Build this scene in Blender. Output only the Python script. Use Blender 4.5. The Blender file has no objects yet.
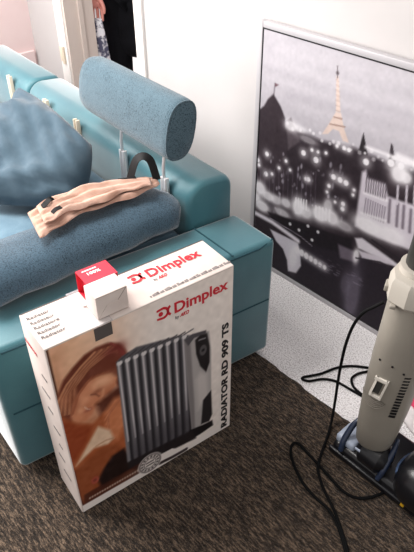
import bpy, bmesh, math, random
import numpy as np
from mathutils import Vector, Matrix
random.seed(7); RNG = np.random.default_rng(11)

# ------------------------------------------------------------------ camera
FPX, CX, CY, CAMH = 609.16, 207.0, 276.0, 1.6291
FWD = np.array([-0.5901, 0.5240, -0.6141]); RGT = np.array([0.6681, 0.7440, -0.0066])
FWD /= np.linalg.norm(FWD); RGT -= FWD * (RGT @ FWD); RGT /= np.linalg.norm(RGT); UPV = np.cross(RGT, FWD)
CAM = np.array([0.0, 0.0, CAMH])
COL = bpy.context.scene.collection
cam = bpy.data.cameras.new('camera'); camo = bpy.data.objects.new('camera', cam); COL.objects.link(camo)
m = Matrix.Identity(4)
for i in range(3):
    m[i][0] = RGT[i]; m[i][1] = UPV[i]; m[i][2] = -FWD[i]; m[i][3] = CAM[i]
camo.matrix_world = m
cam.sensor_fit = 'HORIZONTAL'; cam.sensor_width = 36.0; cam.lens = FPX / 414.0 * 36.0
cam.clip_start = 0.05; cam.clip_end = 50
bpy.context.scene.camera = camo

# ------------------------------------------------------------------ light
sc = bpy.context.scene
sc.view_settings.view_transform = 'Standard'; sc.view_settings.look = 'None'
sc.view_settings.gamma = 1.0; sc.view_settings.use_curve_mapping = False
sc.view_settings.exposure = 0.45
world = bpy.data.worlds.new('daylight'); sc.world = world; world.use_nodes = True
bg = world.node_tree.nodes['Background']; bg.inputs[0].default_value = (1.0, 0.97, 0.95, 1); bg.inputs[1].default_value = 0.54

def area(name, loc, target, sx, sy, watts, col):
    l = bpy.data.lights.new(name, 'AREA'); l.shape = 'RECTANGLE'; l.size = sx; l.size_y = sy; l.energy = watts; l.color = col
    o = bpy.data.objects.new(name, l); COL.objects.link(o); o.location = loc
    o.rotation_euler = (Vector(target) - Vector(loc)).to_track_quat('-Z', 'Y').to_euler(); return o
area('window_daylight', (-3.30, -0.45, 1.68), (-1.0, 0.3, 0.6), 1.9, 1.3, 110, (1.0, 0.97, 0.95))
area('overhead_fill', (-2.1, 0.35, 2.42), (-2.05, 0.35, 0.0), 0.9, 0.9, 44, (1.0, 0.96, 0.93))  # added overhead fill to lift the upward faces; no lamp hangs here
area('hall_daylight', (-4.6, 2.35, 1.8), (-3.2, 2.1, 0.8), 0.9, 1.4, 30, (1.0, 0.96, 0.95))

# ------------------------------------------------------------------ pixel and frame helpers
def ray(x, y): return FWD + (x - CX) / FPX * RGT - (y - CY) / FPX * UPV
def atz(x, y, z): d = ray(x, y); return CAM + d * (z - CAMH) / d[2]
def aty(x, y, yy): d = ray(x, y); return CAM + d * yy / d[1]
YW = 1.663                                             # plane of the wall with the picture
DA, DS = math.radians(3.5), math.radians(8.5)
A_ = np.array([-math.cos(DA), math.sin(DA)]); S_ = np.array([-math.sin(DS), -math.cos(DS)])
SO = atz(273, 238, .52)[:2]                            # rear outer corner of the near sofa arm
SB = np.stack([A_, S_], 1); SBI = np.linalg.inv(SB)
def S(p): q = SO + SB @ np.array(p[:2], float); return (q[0], q[1], p[2])   # sofa frame (along back, to the front, up)
def inS(P): q = SBI @ (np.array(P[:2]) - SO); return np.array([q[0], q[1], P[2]])
def S_z(x, y, z): return inS(atz(x, y, z))
def S_i(x, y, i, v):
    p0 = inS(CAM); p1 = inS(CAM + ray(x, y)); return p0 + (p1 - p0) * (v - p0[i]) / (p1[i] - p0[i])

# ------------------------------------------------------------------ mesh helpers
def obj(name, verts, faces, mat, parent=None, base=None, smooth=True, angle=40):
    off = Vector(parent['_base']) if parent is not None else (Vector(base) if base is not None else Vector((0, 0, 0)))
    me = bpy.data.meshes.new(name)
    me.from_pydata([tuple(Vector(tuple(float(c) for c in v)) - off) for v in verts], [], [tuple(int(i) for i in f) for f in faces])
    me.materials.append(mat); me.update()
    bm = bmesh.new(); bm.from_mesh(me); bmesh.ops.recalc_face_normals(bm, faces=bm.faces); bm.to_mesh(me); bm.free()
    if smooth:
        me.polygons.foreach_set('use_smooth', [True] * len(me.polygons))
        try: me.set_sharp_from_angle(angle=math.radians(angle))
        except Exception: pass
    o = bpy.data.objects.new(name, me); COL.objects.link(o)
    if parent is not None:
        o.parent = parent; o['_base'] = tuple(off)
    else:
        o.location = off; o['_base'] = tuple(off)
    return o
def thing(name, base, label, cat, group=None):
    o = bpy.data.objects.new(name, None); COL.objects.link(o); o.location = base; o['_base'] = tuple(float(c) for c in base)
    o['label'] = label; o['category'] = cat
    if group: o['group'] = group
    o.empty_display_size = .05
    return o
def tag(o, label, cat): o['label'] = label; o['category'] = cat; return o
def struct(o): o['kind'] = 'structure'; return o
def join(*gs):
    V, F = [], []
    for v, f in gs:
        n = len(V); V += list(v); F += [tuple(i + n for i in q) for q in f]
    return V, F
def mp(g, fn): return [fn(v) for v in g[0]], g[1]
def rbox(lo, hi, r=.0, seg=3):
    bm = bmesh.new(); bmesh.ops.create_cube(bm, size=1)
    lo, hi = np.array(lo, float), np.array(hi, float); c = (lo + hi) / 2; d = hi - lo
    for v in bm.verts: v.co = Vector(tuple(c[i] + v.co[i] * d[i] for i in range(3)))
    if r > 0: bmesh.ops.bevel(bm, geom=bm.edges[:], offset=min(r, d.min() * .49), segments=seg, profile=.5, affect='EDGES')
    bm.verts.index_update(); g = [tuple(v.co) for v in bm.verts], [tuple(v.index for v in f.verts) for f in bm.faces]; bm.free(); return g
def loft(rings, cap=True):
    n = len(rings[0]); V = [tuple(p) for r in rings for p in r]; F = []
    for i in range(len(rings) - 1):
        for j in range(n):
            k = (j + 1) % n; F.append((i * n + j, i * n + k, (i + 1) * n + k, (i + 1) * n + j))
    if cap: F.append(tuple(range(n))); F.append(tuple((len(rings) - 1) * n + j for j in range(n)))
    return V, F
def tube(pts, r, n=10, smooth_it=0):
    P = [np.array(p, float) for p in pts]
    for _ in range(smooth_it):                          # Chaikin-like interpolation through Catmull-Rom
        Q = []
        for i in range(len(P) - 1):
            a, b = P[max(i - 1, 0)], P[i]; c, d = P[i + 1], P[min(i + 2, len(P) - 1)]
            Q += [b, (-a + 9 * b + 9 * c - d) / 16]
        P = Q + [P[-1]]
    rr = list(np.interp(np.linspace(0, 1, len(P)), np.linspace(0, 1, len(r)), r)) if hasattr(r, '__len__') else [r] * len(P)
    rings = []; up = np.array([0, 0, 1.0]); prev = None
    for i, p in enumerate(P):
        t = P[min(i + 1, len(P) - 1)] - P[max(i - 1, 0)]; t /= (np.linalg.norm(t) + 1e-12)
        if prev is None:
            x = np.cross(t, up)
            if np.linalg.norm(x) < 1e-3: x = np.cross(t, [1.0, 0, 0])
        else: x = prev - t * (prev @ t)
        x /= np.linalg.norm(x); prev = x; y = np.cross(t, x)
        rings.append([p + rr[i] * (math.cos(2 * math.pi * k / n) * x + math.sin(2 * math.pi * k / n) * y) for k in range(n)])
    return loft(rings)
def prism(poly, p0, eu, ev, en, d0, d1):
    p0, eu, ev, en = (np.array(q, float) for q in (p0, eu, ev, en))
    return loft([[p0 + u * eu + v * ev + en * d for u, v in poly] for d in (d0, d1)])
def text_mesh(txt, bold=0.0):
    cu = bpy.data.curves.new('t', 'FONT'); cu.body = txt; cu.offset = bold; cu.extrude = .5; cu.resolution_u = 3
    o = bpy.data.objects.new('t', cu); COL.objects.link(o)
    bpy.context.view_layer.update()
    me = bpy.data.meshes.new_from_object(o.evaluated_get(bpy.context.evaluated_depsgraph_get()))
    g = [tuple(v.co) for v in me.vertices], [tuple(p.vertices) for p in me.polygons]
    bpy.data.objects.remove(o); bpy.data.curves.remove(cu); bpy.data.meshes.remove(me); return g
def fit_text(txt, w, h, bold=0.0, cap=.72):
    """glyphs scaled so the run is w long and capitals are h high, starting at the origin"""
    V, F = text_mesh(txt, bold); A = np.array(V); x0, x1 = A[:, 0].min(), A[:, 0].max()
    A[:, 0] = (A[:, 0] - x0) * w / (x1 - x0); A[:, 1] *= h / cap; A[:, 2] = (A[:, 2] + .5) * .0006
    return A.tolist(), F

# ------------------------------------------------------------------ material helpers
def lin(c):
    c = np.asarray(c, float) / 255.0
    return np.where(c <= .04045, c / 12.92, ((c + .055) / 1.055) ** 2.4)
def rgba(c): l = lin(c); return (float(l[0]), float(l[1]), float(l[2]), 1)
def mat(name, col, rough=.5, metal=0.0, spec=.5, sheen=0.0, coat=0.0, alpha=1.0):
    m = bpy.data.materials.new(name); m.use_nodes = True; b = m.node_tree.nodes['Principled BSDF']
    b.inputs['Base Color'].default_value = rgba(col); b.inputs['Roughness'].default_value = rough
    b.inputs['Metallic'].default_value = metal; b.inputs['Specular IOR Level'].default_value = spec
    b.inputs['Sheen Weight'].default_value = sheen; b.inputs['Sheen Roughness'].default_value = .4; b.inputs['Coat Weight'].default_value = coat
    b.inputs['Alpha'].default_value = alpha
    return m
def grain(m, c1, c2, scale, stretch=(1, 1, 1), detail=4, bump=0.0, bscale=None, lo=.35, hi=.65, rot=(0, 0, 0), kind='noise'):
    """noise mix of two colours plus fine relief"""
    nt = m.node_tree; N, L = nt.nodes, nt.links; b = N['Principled BSDF']
    tc = N.new('ShaderNodeTexCoord'); mpn = N.new('ShaderNodeMapping'); mpn.inputs['Scale'].default_value = stretch; mpn.inputs['Rotation'].default_value = rot
    L.new(tc.outputs['Object'], mpn.inputs['Vector'])
    if kind == 'noise':
        t = N.new('ShaderNodeTexNoise'); t.inputs['Detail'].default_value = detail; out = t.outputs['Fac']
    else:
        t = N.new('ShaderNodeTexVoronoi'); out = t.outputs['Distance']
    t.inputs['Scale'].default_value = scale; L.new(mpn.outputs[0], t.inputs['Vector'])
    r = N.new('ShaderNodeValToRGB'); r.color_ramp.elements[0].position = lo; r.color_ramp.elements[1].position = hi
    r.color_ramp.elements[0].color = rgba(c1); r.color_ramp.elements[1].color = rgba(c2)
    L.new(out, r.inputs[0]); L.new(r.outputs[0], b.inputs['Base Color'])
    if bump:
        t2 = N.new('ShaderNodeTexNoise'); t2.inputs['Scale'].default_value = bscale or scale; t2.inputs['Detail'].default_value = detail
        L.new(mpn.outputs[0], t2.inputs['Vector'])
        bp = N.new('ShaderNodeBump'); bp.inputs['Strength'].default_value = bump; bp.inputs['Distance'].default_value = .004
        L.new(t2.outputs['Fac'], bp.inputs['Height']); L.new(bp.outputs[0], b.inputs['Normal'])
    return m
def weave(m, c1, c2, scale=520, bump=.45):
    """coarse woven cloth: two crossed waves broken by noise"""
    nt = m.node_tree; N, L = nt.nodes, nt.links; b = N['Principled BSDF']
    tc = N.new('ShaderNodeTexCoord'); n = N.new('ShaderNodeTexNoise'); n.inputs['Scale'].default_value = scale * .45; n.inputs['Detail'].default_value = 3
    v = N.new('ShaderNodeTexVoronoi'); v.inputs['Scale'].default_value = scale
    n2 = N.new('ShaderNodeTexNoise'); n2.inputs['Scale'].default_value = 9
    for t in (n, v, n2): L.new(tc.outputs['Object'], t.inputs['Vector'])
    mx = N.new('ShaderNodeMath'); mx.operation = 'MULTIPLY_ADD'; mx.inputs[1].default_value = .55; L.new(v.outputs['Distance'], mx.inputs[0]); L.new(n.outputs['Fac'], mx.inputs[2])
    m2 = N.new('ShaderNodeMath'); m2.operation = 'MULTIPLY_ADD'; m2.inputs[1].default_value = .35; n2.inputs['Detail'].default_value = 5; L.new(n2.outputs['Fac'], m2.inputs[0]); L.new(mx.outputs[0], m2.inputs[2])
    r = N.new('ShaderNodeValToRGB'); r.color_ramp.elements[0].position = .68; r.color_ramp.elements[1].position = 1.1
    r.color_ramp.elements[0].color = rgba(c1); r.color_ramp.elements[1].color = rgba(c2); r.color_ramp.elements[1].position = 1.0
    L.new(m2.outputs[0], r.inputs[0]); L.new(r.outputs[0], b.inputs['Base Color'])
    bp = N.new('ShaderNodeBump'); bp.inputs['Strength'].default_value = bump; bp.inputs['Distance'].default_value = .003
    L.new(mx.outputs[0], bp.inputs['Height']); L.new(bp.outputs[0], b.inputs['Normal'])
    return m
def printed(name, rough=.45, spec=.4, coat=0):
    m = mat(name, (255, 255, 255), rough, spec=spec, coat=coat); nt = m.node_tree
    a = nt.nodes.new('ShaderNodeAttribute'); a.attribute_name = 'print'
    nt.links.new(a.outputs['Color'], nt.nodes['Principled BSDF'].inputs['Base Color']); return m

M = dict(
    wall=grain(mat('white_wall_paint', (192, 188, 187), .85, spec=.2), (189, 185, 184), (195, 191, 190), 3, bump=.08, bscale=60),
    pink=grain(mat('pale_pink_wall_paint', (236, 214, 212), .85, spec=.2), (234, 211, 210), (239, 219, 217), 3, bump=.08, bscale=60),
    trim=mat('white_gloss_paint', (240, 236, 232), .4),
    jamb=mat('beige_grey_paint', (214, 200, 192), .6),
    floor=grain(mat('pale_speckled_floor', (220, 216, 216), .7, spec=.3), (186, 180, 181), (250, 248, 248), 190, detail=3, bump=.3, bscale=300, lo=.32, hi=.56),
    rug=mat('brown_carpet', (90, 76, 64), .95, spec=.1, sheen=.25),
    teal=grain(mat('teal_suede', (56, 110, 120), .5, spec=.5, sheen=1.0), (42, 97, 109), (60, 113, 122), 7, detail=6, bump=.12, bscale=240, lo=.3, hi=.7),
    seam=mat('dark_teal_thread', (22, 66, 76), .8),
    slate=weave(mat('slate_blue_weave', (80, 102, 118), .9, spec=.15, sheen=.35), (34, 50, 59), (86, 107, 118)),
    slatedark=weave(mat('dark_slate_weave', (60, 82, 98), .9, spec=.15, sheen=.5), (22, 35, 46), (70, 92, 107)),
    denim=grain(mat('soft_blue_cotton', (96, 128, 156), .85, spec=.15, sheen=.35), (86, 112, 128), (104, 130, 145), 14, bump=.25, bscale=420, lo=.3, hi=.7),
    pillow=grain(mat('dusty_blue_cotton', (84, 112, 136), .9, spec=.12, sheen=.3), (58, 76, 88), (76, 94, 106), 14, bump=.25, bscale=420, lo=.3, hi=.7),
    chrome=mat('brushed_chrome', (226, 225, 226), .35, metal=.7),
    cream=mat('cream_hinge_and_sleeve_glint', (226, 212, 190), .4),
    dark=mat('dark_wood', (40, 30, 26), .6),
    card=grain(mat('white_card', (218, 205, 198), .6, spec=.3), (212, 198, 191), (222, 210, 203), 12, bump=.05, bscale=60),
    print=printed('printed_card', .42, .4),
    poster=printed('printed_canvas', .6, .2),
    red=mat('red_ink', (205, 30, 48), .5), redcard=mat('red_card', (214, 40, 62), .45),
    black=mat('black_ink', (26, 22, 22), .5), grey=mat('grey_ink', (84, 78, 78), .5),
    palegrey=mat('pale_grey_ink', (128, 120, 118), .5),
    white=mat('white_ink', (240, 232, 228), .5),
    tape=mat('clear_grey_tape', (214, 212, 214), .18, spec=.6, alpha=.35),
    darktape=mat('dark_grey_tape', (92, 86, 84), .25),
    frame=mat('silver_frame', (172, 169, 172), .4, metal=.0), fline=mat('black_frame_lip', (22, 20, 22), .4),
    canvas=grain(mat('peach_canvas', (216, 180, 156), .85, spec=.15, sheen=.2), (172, 134, 116), (194, 160, 144), 22, bump=.4, bscale=300),
    webbing=mat('black_webbing', (18, 18, 20), .8),
    vgrey=grain(mat('warm_grey_plastic', (160, 154, 144), .42), (136, 130, 121), (144, 138, 128), 8),
    vlight=mat('light_grey_plastic', (176, 170, 160), .4), vneck=mat('dark_grey_tube', (46, 46, 43), .5),
    vdark=mat('black_plastic', (20, 20, 24), .3), vblue=mat('slate_blue_plastic', (70, 88, 118), .3),
    vnavy=mat('navy_plastic', (40, 50, 72), .25), vpanel=mat('pale_latch_plastic', (214, 208, 198), .4),
    vpale=mat('pale_badge_and_head_highlight', (176, 186, 204), .3), yellow=mat('yellow_plastic', (226, 176, 40), .4),
    cable=mat('black_rubber', (10, 10, 11), .8, spec=.15),
    skin=mat('skin', (214, 142, 130), .55), blackcloth=grain(mat('black_cloth', (14, 14, 17), .9, spec=.1), (12, 12, 15), (20, 20, 24), 10, bump=.2, bscale=120),
    hair=mat('brown_hair', (52, 36, 28), .6), eye=mat('eye_white', (230, 226, 222), .3), lip=mat('lips', (170, 88, 84), .5), shoe=mat('black_leather', (18, 18, 20), .4),
    pattern=grain(mat('patterned_grey_cloth', (150, 150, 164), .9, spec=.1), (84, 84, 104), (226, 224, 230), 26, bump=.2, bscale=60, lo=.45, hi=.55),
    pinkcloth=grain(mat('pink_cloth', (214, 70, 104), .9, spec=.1), (204, 56, 92), (222, 86, 118), 16, bump=.3, bscale=90),
    whitecloth=mat('white_cloth', (236, 230, 230), .9, spec=.1),
    glass=mat('window_glass', (235, 240, 245), .05, alpha=.12),
)
# carpet: stretched flecks in three browns plus pile relief
def carpet(m):
    nt = m.node_tree; N, L = nt.nodes, nt.links; b = N['Principled BSDF']
    tc = N.new('ShaderNodeTexCoord'); mpn = N.new('ShaderNodeMapping'); mpn.inputs['Scale'].default_value = (1, 4.5, 1); mpn.inputs['Rotation'].default_value = (0, 0, math.radians(-10))
    L.new(tc.outputs['Object'], mpn.inputs['Vector'])
    n1 = N.new('ShaderNodeTexNoise'); n1.inputs['Scale'].default_value = 38; n1.inputs['Detail'].default_value = 6; n1.inputs['Roughness'].default_value = .7
    n2 = N.new('ShaderNodeTexNoise'); n2.inputs['Scale'].default_value = 150; n2.inputs['Detail'].default_value = 3
    for n in (n1, n2): L.new(mpn.outputs[0], n.inputs['Vector'])
    ad = N.new('ShaderNodeMath'); ad.operation = 'MULTIPLY_ADD'; ad.inputs[1].default_value = .5; L.new(n2.outputs['Fac'], ad.inputs[0]); L.new(n1.outputs['Fac'], ad.inputs[2])
    r = N.new('ShaderNodeValToRGB'); e = r.color_ramp.elements
    e[0].position = .6; e[0].color = rgba((27, 22, 18)); e[1].position = .96; e[1].color = rgba((138, 117, 98))
    q = e.new(.74); q.color = rgba((54, 45, 38))
    L.new(ad.outputs[0], r.inputs[0]); L.new(r.outputs[0], b.inputs['Base Color'])
    bp = N.new('ShaderNodeBump'); bp.inputs['Strength'].default_value = .9; bp.inputs['Distance'].default_value = .006
    L.new(ad.outputs[0], bp.inputs['Height']); L.new(bp.outputs[0], b.inputs['Normal'])
carpet(M['rug'])

# ------------------------------------------------------------------ room
WL = -3.36
DX0, DX1, DH, WT = -2.97, -2.33, 2.05, .16
struct(obj('floor', *rbox((-6.0, -3.4, -.12), (2.6, 3.2, 0)), M['floor'], smooth=False))
wall_back = struct(obj('wall_back', *join(rbox((WL - .12, YW, 0), (DX0, YW + WT, 2.5)), rbox((DX1, YW, 0), (2.6, YW + WT, 2.5)), rbox((DX0, YW, DH), (DX1, YW + WT, 2.5))), M['wall'], smooth=False))
WY0, WY1, WZ0, WZ1 = -1.45, .55, .98, 2.35
wall_left = struct(obj('wall_left', *join(rbox((WL - .12, -3.4, 0), (WL, WY0, 2.5)), rbox((WL - .12, WY1, 0), (WL, YW, 2.5)), rbox((WL - .12, WY0, 0), (WL, WY1, WZ0)), rbox((WL - .12, WY0, WZ1), (WL, WY1, 2.5))), M['pink'], smooth=False))
struct(obj('wall_hall', *rbox((-6.0, 3.08, 0), (2.6, 3.2, 2.5)), M['wall'], smooth=False))
win = struct(obj('window_1', *join(rbox((WL - .09, WY0, WZ0), (WL - .03, WY0 + .06, WZ1)), rbox((WL - .09, WY1 - .06, WZ0), (WL - .03, WY1, WZ1)), rbox((WL - .09, WY0, WZ0), (WL - .03, WY1, WZ0 + .06)), rbox((WL - .09, WY0, WZ1 - .06), (WL - .03, WY1, WZ1)), rbox((WL - .085, -.48, WZ0), (WL - .035, -.42, WZ1))), M['trim'], smooth=False))
for y0, y1 in ((WY0 + .06, -.48), (-.42, WY1 - .06)):
    obj('pane', *rbox((WL - .066, y0, WZ0 + .06), (WL - .06, y1, WZ1 - .06)), M['glass'], win, smooth=False)
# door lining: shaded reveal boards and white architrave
tr = struct(obj('trim_1', *join(rbox((DX0 - .075, YW - .014, 0), (DX0, YW, DH + .075)), rbox((DX1, YW - .014, 0), (DX1 + .055, YW, DH + .055)), rbox((DX0 - .075, YW - .014, DH), (DX1 + .055, YW, DH + .075))), M['trim'], smooth=False))
obj('jamb_lining', *rbox((DX0, YW - .004, 0), (DX0 + .012, YW + WT + .01, DH)), M['jamb'], tr, smooth=False)
obj('jamb_lining', *rbox((DX1 - .012, YW - .004, 0), (DX1, YW + WT + .01, DH)), M['jamb'], tr, smooth=False)
obj('jamb_stop', *rbox((DX0 + .012, YW + .075, 0), (DX0 + .024, YW + .10, DH)), M['jamb'], tr, smooth=False)
h = aty(63, 54, YW - .014)
obj('hinge_plate', *join(rbox((h[0] - .022, YW - .02, h[2] - .04), (h[0] + .018, YW - .013, h[2] + .04), .003), tube([(h[0] + .02, YW - .022, h[2] - .045), (h[0] + .02, YW - .022, h[2] + .045)], .007)), M['cream'], tr)
# low boxed-in panel along the left wall
pz = S_z(30, 49, .5)
struct(obj('baseboard_left', *rbox((WL, .9, 0), (WL + .018, YW - .016, .50), .004), M['pink'], smooth=False))
struct(obj('baseboard_back', *rbox((DX1 + .056, YW - .012, 0), (2.6, YW, .07), .003), M['trim'], smooth=False))

# brown carpet lying over the pale floor, its edge parallel to the wall
RY = atz(300, 385, .008)[1]
nx = 240; edge = [(-3.2 + i * (5.7 / nx), RY + random.uniform(-.004, .004)) for i in range(nx + 1)]
poly = [(-3.2, -3.3), (2.5, -3.3)] + edge[::-1]
rug = obj('carpet', *prism(poly, (0, 0, 0), (1, 0, 0), (0, 1, 0), (0, 0, 1), .0, .008), M['rug'], base=(-.3, -.6, 0), smooth=False)
tag(rug, 'large brown flecked carpet with a frayed edge under sofa and box', 'carpet')

# ------------------------------------------------------------------ sofa
sb = S((1.1, .45, 0.0)); sofa = thing('sofa', sb, 'teal suede sofa with low wide arm and one raised headrest', 'sofa')
def sb_box(lo, hi, r, seg=4): return mp(rbox(lo, hi, r, seg), S)
ZA = .52
arm = obj('armrest', *sb_box((-.010, -.006, .03), (.198, .935, ZA), .020), M['teal'], sofa, angle=60)
obj('seam', *tube([S(p) for p in ((.002, .0, ZA - .006), (-.009, .06, ZA - .014), (-.010, .5, ZA - .014), (-.009, .9, ZA - .014))], .0035, 6), M['seam'], arm)
obj('seam', *tube([S(p) for p in ((-.010, .01, .275), (-.010, .5, .275), (-.010, .915, .275))], .003, 6), M['seam'], arm)
obj('seam', *tube([S(p) for p in ((-.01, .165, ZA + .0), (.1, .165, ZA + .0), (.192, .165, ZA + .0))], .003, 6), M['seam'], arm)
obj('armrest', *sb_box((1.997, 0, .03), (2.14, .935, ZA), .028), M['teal'], sofa, angle=60)
obj('base', *sb_box((.20, .02, .03), (1.99, .93, .30), .02), M['teal'], sofa, angle=60)
for a0, a1 in ((.203, 1.125), (1.13, 1.993)):
    c = obj('seat_cushion', *sb_box((a0, .185, .30), (a1, .955, .50), .04), M['denim'], sofa, angle=60)
    obj('piping', *tube([S(p) for p in ((a0 + .03, .22, .498), (a0 + .03, .93, .498), (a1 - .03, .93, .498), (a1 - .03, .22, .498))], .004, 6), M['denim'], c)
def back_section(a, k=0.0):
    pts = [(0, .06), (0, .60)]
    for t in range(0, 6): q = math.pi - t * math.pi / 10; pts.append((.035 + .035 * math.cos(q), .632 + .035 * math.sin(q)))
    for t in range(0, 9): q = math.pi / 2 - t * math.pi / 16; pts.append((.105 + .07 * math.cos(q), .60 + .071 * math.sin(q)))
    pts += [(.178, .5), (.178, .06)]
    cs, cz = .09, .36
    return [S((a, cs + (s - cs) * (1 - k * .16), cz + (z - cz) * (1 - k * .05))) for s, z in pts]
for a0, a1 in ((.200, 1.382), (1.394, 1.995)):
    st = [(0, 1), (.004, .55), (.012, .2), (.024, 0), (.3, 0), (a1 - a0 - .024, 0), (a1 - a0 - .012, .2), (a1 - a0 - .004, .55), (a1 - a0, 1)]
    obj('backrest', *loft([back_section(a0 + d, k) for d, k in st]), M['teal'], sofa, angle=50)
for a, s in ((.05, .06), (.05, .87), (2.07, .06), (2.07, .87)):
    obj('foot', *sb_box((a, s, .0 if a > 1 and s < .5 else .0085), (a + .045, s + .045, .034), .004), M['dark'], sofa)
# headrest on two chrome posts; sleeves are fixed to the front of the backrest
hr_c = lambda a: (.150, .832)
def head_ring(a, k):
    n = 28; R = []
    for j in range(n):
        q = 2 * math.pi * j / n; c, s_ = math.cos(q), math.sin(q)
        x = .053 * math.copysign(abs(c) ** .75, c) * k; z = .096 * math.copysign(abs(s_) ** .8, s_) * k
        R.append(S((a, .150 + x - .18 * z + .0, .832 + z)))
    return R
HA0, HA1 = .262, .835
hst = [(HA0, .86), (HA0 + .004, .93), (HA0 + .012, .98), (HA0 + .03, 1), (.4, 1.0), (.6, 1.0), (.75, 1.0), (HA1 - .05, .98), (HA1 - .022, .90), (HA1 - .006, .74), (HA1, .55)]
head = obj('headrest', *loft([head_ring(a, k) for a, k in hst]), M['slate'], sofa, angle=45)
obj('piping', *tube([*head_ring(HA0 + .004, .95), head_ring(HA0 + .004, .95)[0]], .003, 6), M['slate'], head)
for a in (.317, .572):
    obj('post', *tube([S((a, .186, .52)), S((a, .186, .70)), S((a, .172, .80))], .0055), M['chrome'], head)
for a in (.317, .572, .91, 1.17, 1.53, 1.79):
    used = a < .6; mt = M['chrome'] if used else M['cream']  # spare sleeves are metal too: their reflected light is painted as cream
    obj('post_sleeve', *join(*[mp(rbox((a + d - .0045, .176, .505), (a + d + .0045, .192, .662), .002, 2), S) for d in (-.0105, .0105)], mp(rbox((a - .012, .175, .505), (a + .012, .180, .655)), S)), mt, sofa)

# ------------------------------------------------------------------ cushions and bag on the sofa
def bolster():
    rings = []; n = 30; L = 17
    p0, p1 = np.array([.212, .90]), np.array([.288, .197])
    for i in range(L):
        t = i / (L - 1); e = min(t, 1 - t) * .72
        k = min(1.0, .60 + .40 * math.sqrt(max(0, 1 - (1 - min(1, e / .05)) ** 2)))
        c = p0 + (p1 - p0) * t; d = p1 - p0; d = d / np.linalg.norm(d); nrm = np.array([d[1], -d[0]])
        R = []
        for j in range(n):
            q = 2 * math.pi * j / n; cc, ss = math.cos(q), math.sin(q)
            wob = 1 + .035 * math.sin(t * 19 + 2 * cc) + .03 * math.sin(t * 31 + q * 2)
            x = .108 * math.copysign(abs(cc) ** .8, cc) * k * wob; z = .063 * math.copysign(abs(ss) ** .85, ss) * k * (wob if ss > 0 else 1)
            a, s = c + nrm * x; R.append(S((a, s, .585 + z)))
        rings.append(R)
    b = S((.235, .55, .522)); return obj('bolster', *loft(rings), M['slatedark'], base=b, angle=50)
tag(bolster(), 'long slate blue woven bolster lying along the near sofa arm', 'bolster')

def pillow(corners, thick, nrm, res=22):
    T, R, B, L = [np.array(c, float) for c in corners]; nrm = np.array(nrm, float) / np.linalg.norm(nrm)
    def pt(u, v, side):
        a, b_ = 2 * u - 1, 2 * v - 1; kq = .42; a, b_ = a * (1 - kq + kq * math.sqrt(1 - b_ * b_ / 2)), b_ * (1 - kq + kq * math.sqrt(1 - a * a / 2)); uu_, vv_ = (a + 1) / 2, (b_ + 1) / 2
        pin = lambda x: x + .035 * math.sin(2 * math.pi * x) * 0
        P = (1 - uu_) * (1 - vv_) * T + uu_ * (1 - vv_) * R + uu_ * vv_ * B + (1 - uu_) * vv_ * L
        c = (T + R + B + L) / 4; inset = .03 * (1 - (2 * u - 1) ** 2) * abs(2 * v - 1) ** 3 + .03 * (1 - (2 * v - 1) ** 2) * abs(2 * u - 1) ** 3
        P = P + (c - P) * inset
        b = max(0.0, (1 - (2 * u - 1) ** 4) * (1 - (2 * v - 1) ** 4)) ** .55
        wr = .010 * math.sin(9 * u + 13 * v + 2 * math.sin(7 * v)) * b + .007 * math.sin(23 * (u - v) + 5 * u * v) * b
        wr += .012 * math.sin(30 * v + 4 * u) * b * math.exp(-((u - .15) / .2) ** 2)
        return P + nrm * side * ((thick if side > 0 else thick * .4) * b + (wr * 1.3 if side > 0 else 0))
    V = []; F = []; n = res + 1
    for side in (1, -1):
        for i in range(n):
            for j in range(n): V.append(pt(i / res, j / res, side))
    for k in range(2):
        o = k * n * n
        for i in range(res):
            for j in range(res): F.append((o + i * n + j, o + (i + 1) * n + j, o + (i + 1) * n + j + 1, o + i * n + j + 1))
    return V, F
def weld(o, d=1e-5):
    bm = bmesh.new(); bm.from_mesh(o.data); bmesh.ops.remove_doubles(bm, verts=bm.verts, dist=d); bmesh.ops.recalc_face_normals(bm, faces=bm.faces); bm.to_mesh(o.data); bm.free(); return o
pc = [S(S_i(20, 80, 1, .245)), S(S_i(99, 146, 1, .30)), S(S_z(84, 211, .54)), S(S_z(-48, 204, .54))]
pn = np.cross(np.array(pc[1]) - np.array(pc[3]), np.array(pc[0]) - np.array(pc[2])); pn = pn if pn[2] > 0 else -pn
pw = weld(obj('cushion', *pillow(pc, .085, pn), M['pillow'], base=np.mean(pc, axis=0), angle=80))
tag(pw, 'plump soft blue square cushion leaning against the sofa back', 'cushion')

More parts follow.
